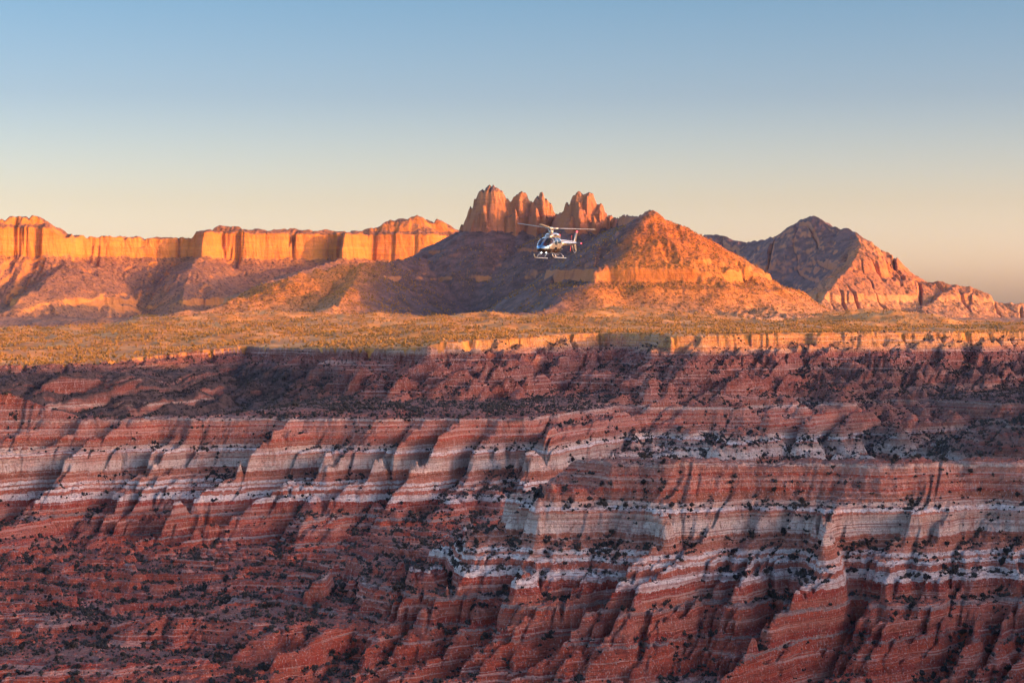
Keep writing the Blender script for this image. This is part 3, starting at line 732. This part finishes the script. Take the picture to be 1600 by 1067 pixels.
# the 300 that show largest: bushes of their own with many small leaf clumps on a short stem
M_BARK = mat_leaf('juniper_bark', (.06, .035, .025), (.10, .06, .04))
def bush_mesh(k):
    r = np.random.default_rng(300 + k)
    vs, fs, mi, off = [], [], [], 0
    n = 6                                    # stem
    for s in range(3):
        a = s * 2.1 + r.uniform(0, 1); tip = np.array([math.cos(a) * .22, math.sin(a) * .22, .5])
        ring = np.array([[math.cos(t), math.sin(t), 0] for t in np.linspace(0, 2 * math.pi, n, endpoint=False)])
        vs.append(np.concatenate([ring * .055 + [0, 0, -.1], ring * .02 + tip])); 
        for q in range(n):
            w = (q + 1) % n
            fs += [[off + q, off + w, off + n + w], [off + q, off + n + w, off + n + q]]; mi += [1, 1]
        off += 2 * n
    nlobe = r.integers(4, 7)
    lobes = [(np.array([r.uniform(-.3, .3), r.uniform(-.3, .3), r.uniform(.3, .75)]), r.uniform(.2, .34)) for _ in range(nlobe)]
    for c, rad in lobes:
        for q in range(26):
            d = r.normal(0, 1, 3); d /= np.linalg.norm(d)
            ctr = c + d * rad * r.uniform(.5, 1.05)
            e1 = r.normal(0, 1, 3); e1 /= np.linalg.norm(e1); e2 = np.cross(e1, d + .3 * r.normal(0, 1, 3)); e2 /= np.linalg.norm(e2) + 1e-6
            w = r.uniform(.07, .14)
            vs.append(np.array([ctr - e1 * w, ctr + e1 * w * .6 + e2 * w * .8, ctr - e2 * w * .8 + d * w * .5, ctr + e1 * w * .9 - e2 * .2 * w]))
            fs += [[off, off + 1, off + 2], [off + 1, off + 3, off + 2]]; mi += [0, 0]; off += 4
        v = OCT * rad * .72; vs.append(v + c); fs += (OCTF + off).tolist(); mi += [0] * 8; off += 6
    o = link_mesh('juniper_bush', np.concatenate(vs), np.array(fs), M_SHRUB, smooth=False)
    o.data.materials.append(M_BARK); o.data.polygons.foreach_set('material_index', np.array(mi, np.int32))
    return o
protos = [bush_mesh(k) for k in range(8)]
order = sorted(big.tolist(), key=lambda i: (v_[i], u_[i]))
vm = np.median(v_[big])
for c, i in enumerate(order):
    o = protos[c] if c < 8 else protos[c % 8].copy()
    if c >= 8: C.objects.link(o)
    s = size[i]
    o.location = (x[i], y[i], z[i]); o.scale = (s * r4.uniform(.9, 1.2), s * r4.uniform(.9, 1.2), s * r4.uniform(.85, 1.2)); o.rotation_euler = (0, 0, r4.uniform(0, 6.3))
    third = ('bottom left', 'bottom centre', 'bottom right')[min(2, int(u_[i] / 533.4))]
    low = v_[i] > vm
    tag(o, f"dark green juniper bush on red slope {'along' if low else 'just above'} the {third} edge",
        'bush', f"juniper bushes {'along' if low else 'a little above'} the {third} edge")

# pinyon and juniper woodland over the plateau, the hills and the feet of the butte
P_, S_ = [], []
def scatter(sheet, n, y0, y1, fn, smin, smax, sd):
    r = np.random.default_rng(sd)
    x, y, z, a, b, i, j = sample_sheet(*sheet, n, r, y0, y1)
    k = r.uniform(0, 1, n) < fn(x, y, z, np.hypot(a, b), i, j)
    P_.append(np.stack([x, y, z], 1)[k]); S_.append(r.uniform(smin, smax, k.sum()))
def d_plat(x, y, z, s, i, j):
    c = fbm(x / 130, y / 260, 211, 4)
    return (Lf[i, j] == 4) * (.16 + .9 * ss(-.35, .2, c))
scatter((U, yf, Zf), int(62000), 2500, 4900, d_plat, 2.6, 5.4, 31)
UB, yb, Zb = butte_f
elb = None
def d_butte(x, y, z, s, i, j):
    c = fbm(x / 140, y / 140, 213, 4)
    return (z < 215) * (z > -34) * ss(.95, .6, s) * (.12 + .75 * ss(-.3, .4, c))
scatter(butte_f, 46000, 4400, 5800, d_butte, 2.6, 5.2, 32)
def d_hill(x, y, z, s, i, j): return (z > -52) * (.15 + .7 * ss(-.2, .3, fbm(x / 80, y / 80, 215, 3)))
scatter(hills_f, 34000, 3700, 5000, d_hill, 2.6, 5.0, 33)
pw = np.concatenate(P_); sw = np.concatenate(S_)
print('woodland', len(pw))
tag(clump_cloud('pinyon_woodland', pw, sw, M_WOOD, 2, seed=9), kind='stuff')
# ------------------------------------------------------------------ helicopter
def mat_simple(name, col, rough=.4, metal=0., spec=.5, emit=0., vary=.12, alpha=1.):
    m, nt, b = nodes(name); n = NB(nt)
    tc = nt.nodes.new('ShaderNodeTexCoord')
    f = n.noise(tc.outputs['Object'], 3., 3)
    nt.links.new(n.mix(f, tuple(k * (1 - vary) for k in col), tuple(min(1, k * (1 + vary)) for k in col)), b.inputs['Base Color'])
    b.inputs['Roughness'].default_value = rough; b.inputs['Metallic'].default_value = metal
    b.inputs['Specular IOR Level'].default_value = spec; b.inputs['Alpha'].default_value = alpha
    if emit:
        b.inputs['Emission Color'].default_value = (*col, 1); b.inputs['Emission Strength'].default_value = emit
    return m
M_PAINT = mat_simple('silver_white_paint', (.36, .31, .25), .22, .6)
M_NAVY = mat_simple('blue_paint', (.10, .22, .36), .18, .5)
M_BELLY = mat_simple('dark_bronze_paint', (.07, .04, .02), .25, .4)
M_GLASS = mat_simple('tinted_glass', (.02, .025, .03), .05, 0., .8, alpha=.55)
M_METAL = mat_simple('bare_metal', (.55, .50, .42), .35, .7)
M_BLADE = mat_simple('rotor_blade_paint', (.42, .37, .30), .45)
M_BLACK = mat_simple('black_trim', (.02, .02, .02), .4)
M_LAMP = mat_simple('landing_lamp', (1., .97, .9), .3, emit=4.)
M_RED = mat_simple('red_beacon', (1., .04, .05), .3, emit=3.)
M_REDP = mat_simple('red_paint', (.5, .04, .03), .35)
M_SEAT = mat_simple('seat_fabric', (.05, .045, .04), .9)
M_SKIN = mat_simple('skin', (.45, .24, .16), .6)
M_SHIRT = mat_simple('orange_shirt', (.50, .16, .05), .8)
M_SHIRT2 = mat_simple('maroon_shirt', (.30, .04, .05), .8)
M_HAIR = mat_simple('dark_hair', (.03, .02, .015), .8)

def from_bm(name, bm, mat, parent=None, smooth=True):
    me = bpy.data.meshes.new(name)
    bmesh.ops.recalc_face_normals(bm, faces=bm.faces)
    bm.to_mesh(me); bm.free()
    for p in me.polygons: p.use_smooth = smooth
    me.materials.append(mat)
    o = bpy.data.objects.new(name, me); C.objects.link(o)
    if parent: o.parent = parent
    return o

def loft(bm, rings, caps=True):
    prev = None; first = None
    for r in rings:
        vs = [bm.verts.new(p) for p in r]
        if prev:
            n = len(vs)
            for i in range(n): bm.faces.new((prev[i], prev[(i + 1) % n], vs[(i + 1) % n], vs[i]))
        else: first = vs
        prev = vs
    if caps: bm.faces.new(first[::-1]); bm.faces.new(prev)

def tube(bm, path, rad, n=8):
    path = [Vector(p) for p in path]
    rads = rad if isinstance(rad, (list, tuple)) else [rad] * len(path)
    rings = []; up = Vector((0.12, .31, .94))
    for i, p in enumerate(path):
        t = (path[min(i + 1, len(path) - 1)] - path[max(i - 1, 0)]).normalized()
        a = t.cross(up)
        if a.length < .1: a = t.cross(Vector((1, 0, 0)))
        a.normalize(); b = t.cross(a)
        rings.append([p + (a * math.cos(q) + b * math.sin(q)) * rads[i] for q in [2 * math.pi * k / n for k in range(n)]])
    loft(bm, rings)

heli = bpy.data.objects.new('helicopter', None); C.objects.link(heli)
HD = 229.6
YAW = math.atan2(-.9165, -.4)
heli.rotation_euler = (0, 0, YAW)
heli.location = ((861 - 800) / FPX * HD, HD, (HOR - 357) / FPX * HD - 3.28 * 1.05)
heli.scale = (1.05, 1.05, 1.05)
tag(heli, 'small silver white helicopter with dark belly and skids flying in front of the central butte', 'helicopter')

XS = np.array([3.08, 3.0, 2.85, 2.5, 2.0, 1.5, 1.0, .2, -.6, -1.2, -1.8, -2.4, -2.9])
ZB = np.array([.98, .86, .75, .64, .57, .55, .55, .55, .58, .70, .95, 1.22, 1.38])
ZT = np.array([1.06, 1.17, 1.29, 1.52, 1.88, 2.18, 2.32, 2.36, 2.36, 2.32, 2.22, 2.06, 1.98])
HW = np.array([.05, .25, .42, .68, .86, .93, .94, .94, .93, .82, .58, .38, .30])
def fus(x, th, off=0.):
    zb, zt, hw = (np.interp(-x, -XS, A) for A in (ZB, ZT, HW))
    c, s = math.cos(th), math.sin(th); e = .72
    return Vector((x, (hw + off) * math.copysign(abs(c) ** e, c), (zb + zt) / 2 + ((zt - zb) / 2 + off) * math.copysign(abs(s) ** e, s)))
NX, NT = 84, 72
xs = np.linspace(3.08, -2.9, NX)
def region(x, th):
    """which panel of the cabin shell a point belongs to; th 0 = port side, pi/2 = roof"""
    d = math.degrees(th); d = (d + 180) % 360 - 180
    side = min(abs(d), abs(180 - abs(d)))
    el = d if abs(d) <= 90 else (180 - d if d > 0 else -180 - d)     # -90 belly .. 90 roof, same on both sides
    if 1.32 < x < 2.72 and el > 8 + (x - 1.3) * 9 and abs(abs(d) - 90) > 3: return 'windshield'
    if 1.9 < x < 2.75 and -42 < el < -14: return 'chin_window'
    if .42 < x < 1.2 and 2 < el < 62: return 'front_window'
    if .5 < x < 1.1 and -38 < el < -8: return 'lower_window'
    if -.75 < x < .28 and 4 < el < 60: return 'rear_window'
    if el < -22 and x > -1.7: return 'belly'
    if x > 2.2 and el > -12: return 'nose'
    return 'shell'
V = {}
bms = {}
for i in range(NX - 1):
    for j in range(NT):
        xm = (xs[i] + xs[i + 1]) / 2; tm = 2 * math.pi * (j + .5) / NT
        k = region(xm, tm)
        if k.endswith('window') or k == 'windshield': 
            dd = (math.degrees(tm) + 90) % 360
            k = k + ('_port' if math.cos(tm) > 0 else '_star')
        bm = bms.setdefault(k, bmesh.new())
        q = []
        for a, b in ((i, j), (i, j + 1), (i + 1, j + 1), (i + 1, j)):
            key = (k, a, b % NT)
            if key not in V: V[key] = bm.verts.new(fus(xs[a], 2 * math.pi * b / NT))
            q.append(V[key])
        bm.faces.new(q)
for k, bm in bms.items():
    base = k.replace('_port', '').replace('_star', '')
    nm = {'shell': 'fuselage', 'belly': 'belly_panel', 'nose': 'nose_cone', 'windshield': 'windshield', 'chin_window': 'chin_window', 'front_window': 'door_window', 'lower_window': 'door_window', 'rear_window': 'cabin_window'}[base]
    mt = M_PAINT if base == 'shell' else M_BELLY if base == 'belly' else M_NAVY if base == 'nose' else M_GLASS
    from_bm(nm, bm, mt, heli)
# sweep of dark trim along the rear of the cabin
for sgn in (1, -1):
    bm = bmesh.new(); prev = None
    for t in np.linspace(0, 1, 14):
        x = .1 - 1.9 * t; a = -math.radians(34 - 46 * t ** 1.6); w = math.radians(9 * math.sin(math.pi * (.1 + .85 * t)))
        r = [fus(x, ang if sgn > 0 else math.pi - ang, .012) for ang in (a - w, a + w)]
        vs = [bm.verts.new(p) for p in r]
        if prev: bm.faces.new((prev[0], prev[1], vs[1], vs[0]))
        prev = vs
    from_bm('side_stripe', bm, M_BLACK, heli)
# cabin floor, bulkhead and seats
bm = bmesh.new()
loft(bm, [[Vector((2.3, y, z)) for y, z in ((-.5, .8), (.5, .8), (.5, .84), (-.5, .84))], [Vector((-1.0, y, z)) for y, z in ((-.8, .8), (.8, .8), (.8, .84), (-.8, .84))]])
loft(bm, [[Vector((-.9, y, z)) for y, z in ((-.78, .85), (.78, .85), (.7, 2.2), (-.7, 2.2))], [Vector((-1.0, y, z)) for y, z in ((-.76, .85), (.76, .85), (.68, 2.2), (-.68, 2.2))]])
from_bm('cabin_interior', bm, M_SEAT, heli, False)
for sy in (.42, -.42):
    bm = bmesh.new()
    loft(bm, [[Vector((x, sy + y, z)) for y, z in ((-.22, 1.02), (.22, 1.02), (.24, 1.14), (-.24, 1.14))] for x in (1.35, 1.1, .85)])
    loft(bm, [[Vector((x, sy + y, z)) for x, y in ((.92 - .16 * (z - 1.1), -w), (.92 - .16 * (z - 1.1), w), (.80 - .16 * (z - 1.1), w), (.80 - .16 * (z - 1.1), -w))] for z, w in ((1.1, .23), (1.5, .24), (1.75, .18), (1.9, .12))])
    from_bm('seat', bm, M_SEAT, heli)
# engine cowling, exhaust, mast
def sq(x, zb, zt, hw, n=16, e=.6):
    r = []
    for k in range(n):
        a = 2 * math.pi * k / n; c, s = math.cos(a), math.sin(a)
        r.append(Vector((x, hw * math.copysign(abs(c) ** e, c), (zb + zt) / 2 + (zt - zb) / 2 * math.copysign(abs(s) ** e, s))))
    return r
bm = bmesh.new(); loft(bm, [sq(1.0, 2.25, 2.38, .22), sq(.75, 2.22, 2.58, .42), sq(.3, 2.2, 2.74, .5), sq(-.5, 2.2, 2.8, .52), sq(-1.2, 2.15, 2.78, .5), sq(-1.75, 2.05, 2.62, .40), sq(-1.95, 2.05, 2.5, .32)])
cowl = from_bm('engine_cowling', bm, M_PAINT, heli)
for sy in (1, -1):
    bm = bmesh.new(); loft(bm, [[Vector((x, sy * .525, z)) for x, z in ((.2, 2.42), (.2, 2.6), (-.35, 2.64), (-.35, 2.42))], [Vector((x, sy * .54, z)) for x, z in ((.2, 2.42), (.2, 2.6), (-.35, 2.64), (-.35, 2.42))]])
    from_bm('air_intake', bm, M_BLACK, cowl, False)
bm = bmesh.new(); tube(bm, [(-1.7, 0, 2.45), (-2.1, 0, 2.5), (-2.3, 0, 2.6)], [.15, .17, .19], 12); from_bm('exhaust_pipe', bm, M_REDP, heli)
bm = bmesh.new(); tube(bm, [(0, 0, 2.7), (0, 0, 2.85), (0, 0, 2.86), (0, 0, 3.02), (0, 0, 3.03), (0, 0, 3.3)], [.2, .16, .26, .26, .09, .08], 14)
for a in range(3):
    c, s = math.cos(a * 2.094 + .5), math.sin(a * 2.094 + .5)
    tube(bm, [(.24 * c, .24 * s, 2.95), (.34 * c, .34 * s, 3.25)], .025, 6)
from_bm('rotor_mast', bm, M_METAL, heli)
# main rotor: three blades at rest
HUBZ = 3.28
bm = bmesh.new(); tube(bm, [(0, 0, HUBZ - .06), (0, 0, HUBZ - .05), (0, 0, HUBZ + .07), (0, 0, HUBZ + .16)], [.1, .26, .24, .08], 14)
angs = [(15, -.012), (135, .138), (255, .05)]
for phi, slope in angs:
    a = math.radians(phi) - YAW; c, s = math.cos(a), math.sin(a)
    tube(bm, [(.15 * c, .15 * s, HUBZ), (.55 * c, .55 * s, HUBZ + .55 * slope), (.85 * c, .85 * s, HUBZ + .85 * slope)], [.13, .09, .08], 8)
from_bm('rotor_hub', bm, M_METAL, heli)
for phi, slope in angs:
    a = math.radians(phi) - YAW; c, s = math.cos(a), math.sin(a); rings = []
    for t in np.linspace(0, 1, 12):
        r = .75 + (5.1 - .75) * t; ch = .44 * min(1, .45 + 4 * t) if t < .97 else .25; tw = math.radians(9 - 8 * t)
        z = HUBZ + slope * r + .10 * (t * t - t) * (slope + .05)
        ring = []
        for px, pz in ((.5, 0), (.3, .10), (-.1, .09), (-.5, 0), (-.1, -.07), (.3, -.08)):
            X_ = px * ch * math.cos(tw) - pz * ch * math.sin(tw); Z_ = px * ch * math.sin(tw) + pz * ch * math.cos(tw)
            ring.append(Vector((r * c - X_ * s, r * s + X_ * c, z + Z_)))
        rings.append(ring)
    bm = bmesh.new(); loft(bm, rings); from_bm('rotor_blade', bm, M_BLADE, heli)
# tail boom, fins, stabiliser, tail rotor
bm = bmesh.new(); tube(bm, [(-2.5, 0, 1.70), (-3.2, 0, 1.72), (-5, 0, 1.77), (-6.6, 0, 1.83), (-7.25, 0, 1.86), (-7.35, 0, 1.86)], [.36, .30, .235, .18, .16, .05], 16)
boom = from_bm('tail_boom', bm, M_PAINT, heli)
bm = bmesh.new(); tube(bm, [(-2.4, 0, 2.06), (-3.4, 0, 2.05), (-6.3, 0, 2.03), (-6.6, 0, 2.0)], [.09, .10, .08, .03], 10); from_bm('tail_drive_cover', bm, M_PAINT, boom)
for sy in (1, -1):
    bm = bmesh.new()
    loft(bm, [[Vector((x, sy * (.31 - .0325 * (-x - 3)) , z)) for z in (1.62, 1.76)] + [Vector((x, sy * (.30 - .0325 * (-x - 3)), z)) for z in (1.76, 1.62)] for x in (-3.6, -4.4, -5.2)])
    from_bm('boom_stripe', bm, M_BLACK, boom)
def plate(name, outline, axis, th, mat, parent):
    """flat tapered aerofoil plate: outline in two coordinates, thickness along the third"""
    bm = bmesh.new(); cx = sum(p[0] for p in outline) / len(outline); cz = sum(p[1] for p in outline) / len(outline)
    def P(a, b, t): return Vector((a, t, b)) if axis == 'y' else Vector((a, b, t))
    A = [bm.verts.new(P(a, b, 0)) for a, b in outline]
    for s in (1, -1):
        B = [bm.verts.new(P(cx + (a - cx) * .72, cz + (b - cz) * .94, s * th)) for a, b in outline]
        n = len(A)
        for i in range(n):
            f = (A[i], A[(i + 1) % n], B[(i + 1) % n], B[i]); bm.faces.new(f if s > 0 else f[::-1])
        bm.faces.new(B if s > 0 else B[::-1])
    return from_bm(name, bm, mat, parent, False)
plate('upper_fin', [(-6.55, 1.9), (-7.15, 1.9), (-7.55, 2.6), (-7.82, 3.1), (-7.5, 3.12), (-7.05, 2.5)], 'y', .06, M_PAINT, heli)
plate('lower_fin', [(-6.75, 1.8), (-7.3, 1.8), (-7.5, 1.2), (-7.55, .95), (-7.2, .95), (-6.95, 1.3)], 'y', .06, M_PAINT, heli)
st = plate('horizontal_stabiliser', [(-5.5, -1.27), (-5.5, 1.27), (-6.0, 1.27), (-6.0, -1.27)], 'z', .05, M_PAINT, heli)
st.location = (0, 0, 1.78)
bm = bmesh.new(); tube(bm, [(-6.2, 0, 1.7), (-6.35, 0, 1.25), (-6.65, 0, .9), (-7.05, 0, .78), (-7.4, 0, .92)], .025, 8); from_bm('tail_rotor_guard', bm, M_METAL, heli)
bm = bmesh.new(); tube(bm, [(-6.95, 0, 1.86), (-6.95, -.38, 1.86), (-6.95, -.46, 1.86)], [.09, .09, .04], 10)
trh = from_bm('tail_rotor_hub', bm, M_METAL, heli)
for s in (1, -1):
    dx, dz = -.26 * s, .966 * s; rings = []
    for r in (.12, .3, .7, .93):
        w = .05 if r < .2 else .10
        rings.append([Vector((-6.95 + dx * r + w * a * .966, -.42 + b * .02, 1.86 + dz * r + w * a * .26)) for a, b in ((1, 0), (.2, 1), (-1, 0), (.2, -1))])
    bm = bmesh.new(); loft(bm, rings); from_bm('tail_rotor_blade', bm, M_REDP, trh)
# skids
for sy in (1, -1):
    bm = bmesh.new(); tube(bm, [(2.25, sy * 1.08, .42), (2.15, sy * 1.09, .24), (1.9, sy * 1.1, .1), (1.6, sy * 1.1, .05), (0, sy * 1.1, .05), (-1.55, sy * 1.1, .05), (-1.65, sy * 1.1, .06)], .05, 10)
    sk = from_bm('skid', bm, M_METAL, heli)
    bm = bmesh.new()
    loft(bm, [[Vector((x, sy * y, z)) for x, z in ((1.05, .38), (.55, .38), (.55, .42), (1.05, .42))] for y in (.95, 1.15)]); tube(bm, [(.8, sy * .8, .48), (.8, sy * 1.05, .40)], .03)
    from_bm('boarding_step', bm, M_METAL, sk, False)
for x in (1.25, -.85):
    bm = bmesh.new(); tube(bm, [(x, -1.1, .06), (x, -1.05, .28), (x, -.85, .52), (x, -.4, .62), (x, .4, .62), (x, .85, .52), (x, 1.05, .28), (x, 1.1, .06)], .045, 10); from_bm('cross_tube', bm, M_METAL, heli)
bm = bmesh.new(); tube(bm, [(-2.9, .02, 1.45), (-2.95, .02, 1.15), (-3.15, .02, 1.05), (-3.3, .02, 1.12)], .022, 6); from_bm('antenna', bm, M_METAL, heli)
for y in (.28, -.28):
    bm = bmesh.new(); bmesh.ops.create_uvsphere(bm, u_segments=12, v_segments=8, radius=.06)
    bmesh.ops.transform(bm, matrix=Matrix.Translation((2.05, y, .56)), verts=bm.verts); from_bm('landing_light', bm, M_LAMP, heli)
bm = bmesh.new(); bmesh.ops.create_uvsphere(bm, u_segments=12, v_segments=8, radius=.09); bmesh.ops.transform(bm, matrix=Matrix.Translation((-7.68, 0, 3.18)), verts=bm.verts); from_bm('beacon_light', bm, M_RED, heli)
bm = bmesh.new(); bmesh.ops.create_uvsphere(bm, u_segments=10, v_segments=6, radius=.06); bmesh.ops.transform(bm, matrix=Matrix.Translation((-5.75, 1.3, 1.78)), verts=bm.verts); from_bm('navigation_light', bm, M_RED, heli)

# two people in the front seats: one skinned body each, in the cabin's own space
def seated_person(sy, shirt, label):
    me = bpy.data.meshes.new('person')
    J = {'pelvis': ((.98, 0, 1.22), .15), 'belly': ((.95, 0, 1.38), .15), 'chest': ((.92, 0, 1.60), .165), 'neck': ((.92, 0, 1.78), .06), 'chin': ((.95, 0, 1.86), .075), 'head': ((.94, 0, 1.95), .10), 'crown': ((.93, 0, 2.04), .065), 'nose': ((1.04, 0, 1.93), .022)}
    E = [('pelvis', 'belly'), ('belly', 'chest'), ('chest', 'neck'), ('neck', 'chin'), ('chin', 'head'), ('head', 'crown'), ('head', 'nose')]
    for s, n in ((1, 'l'), (-1, 'r')):
        J.update({n + 'sh': ((.92, s * .19, 1.68), .07), n + 'el': ((1.02, s * .25, 1.42), .05), n + 'wr': ((1.24, s * .17, 1.36), .035), n + 'palm': ((1.32, s * .15, 1.36), .036),
                  n + 'hip': ((1.02, s * .10, 1.20), .09), n + 'kn': ((1.45, s * .13, 1.30), .07), n + 'an': ((1.62, s * .12, .92), .045), n + 'toe': ((1.80, s * .12, .88), .04)})
        E += [('chest', n + 'sh'), (n + 'sh', n + 'el'), (n + 'el', n + 'wr'), (n + 'wr', n + 'palm'), ('pelvis', n + 'hip'), (n + 'hip', n + 'kn'), (n + 'kn', n + 'an'), (n + 'an', n + 'toe')]
        for f in range(4):
            J[n + 'f%d' % f] = ((1.38, s * .15 + (f - 1.5) * .02, 1.345), .009); J[n + 'g%d' % f] = ((1.40, s * .15 + (f - 1.5) * .02, 1.315), .008)
            E += [(n + 'palm', n + 'f%d' % f), (n + 'f%d' % f, n + 'g%d' % f)]
        J[n + 'th'] = ((1.34, s * .11, 1.345), .010); E.append((n + 'palm', n + 'th'))
    names = list(J); me.from_pydata([J[k][0] for k in names], [(names.index(a), names.index(b)) for a, b in E], [])
    o = bpy.data.objects.new('person', me); C.objects.link(o)
    md = o.modifiers.new('skin', 'SKIN'); md.use_smooth_shade = True
    for v, k in zip(me.skin_vertices[0].data, names): v.radius = (J[k][1], J[k][1]); v.use_root = (k == 'pelvis')
    ms = o.modifiers.new('smooth', 'SUBSURF'); ms.levels = 1; ms.render_levels = 1
    me.materials.append(shirt)
    M = Matrix.Translation(heli.location) @ Matrix.Rotation(YAW, 4, 'Z') @ Matrix.Scale(1.05, 4) @ Matrix.Translation((0, sy, -.04))
    o.matrix_world = M
    bm = bmesh.new(); bmesh.ops.create_uvsphere(bm, u_segments=16, v_segments=10, radius=.115); bmesh.ops.transform(bm, matrix=Matrix.Translation((.915, 0, 1.985)), verts=bm.verts)
    bmesh.ops.delete(bm, geom=[v for v in bm.verts if v.co.z < 1.95 and v.co.x > .9], context='VERTS')
    from_bm('hair', bm, M_HAIR, o)
    bm = bmesh.new(); bmesh.ops.create_uvsphere(bm, u_segments=14, v_segments=10, radius=.098); bmesh.ops.transform(bm, matrix=Matrix.Translation((.962, 0, 1.945)), verts=bm.verts)
    from_bm('face', bm, M_SKIN, o)
    tag(o, label, 'person')
seated_person(.42, M_SHIRT, 'person in orange top seated at the near side of the helicopter cabin')
seated_person(-.42, M_SHIRT2, 'person in dark red top seated at the far side of the helicopter cabin')
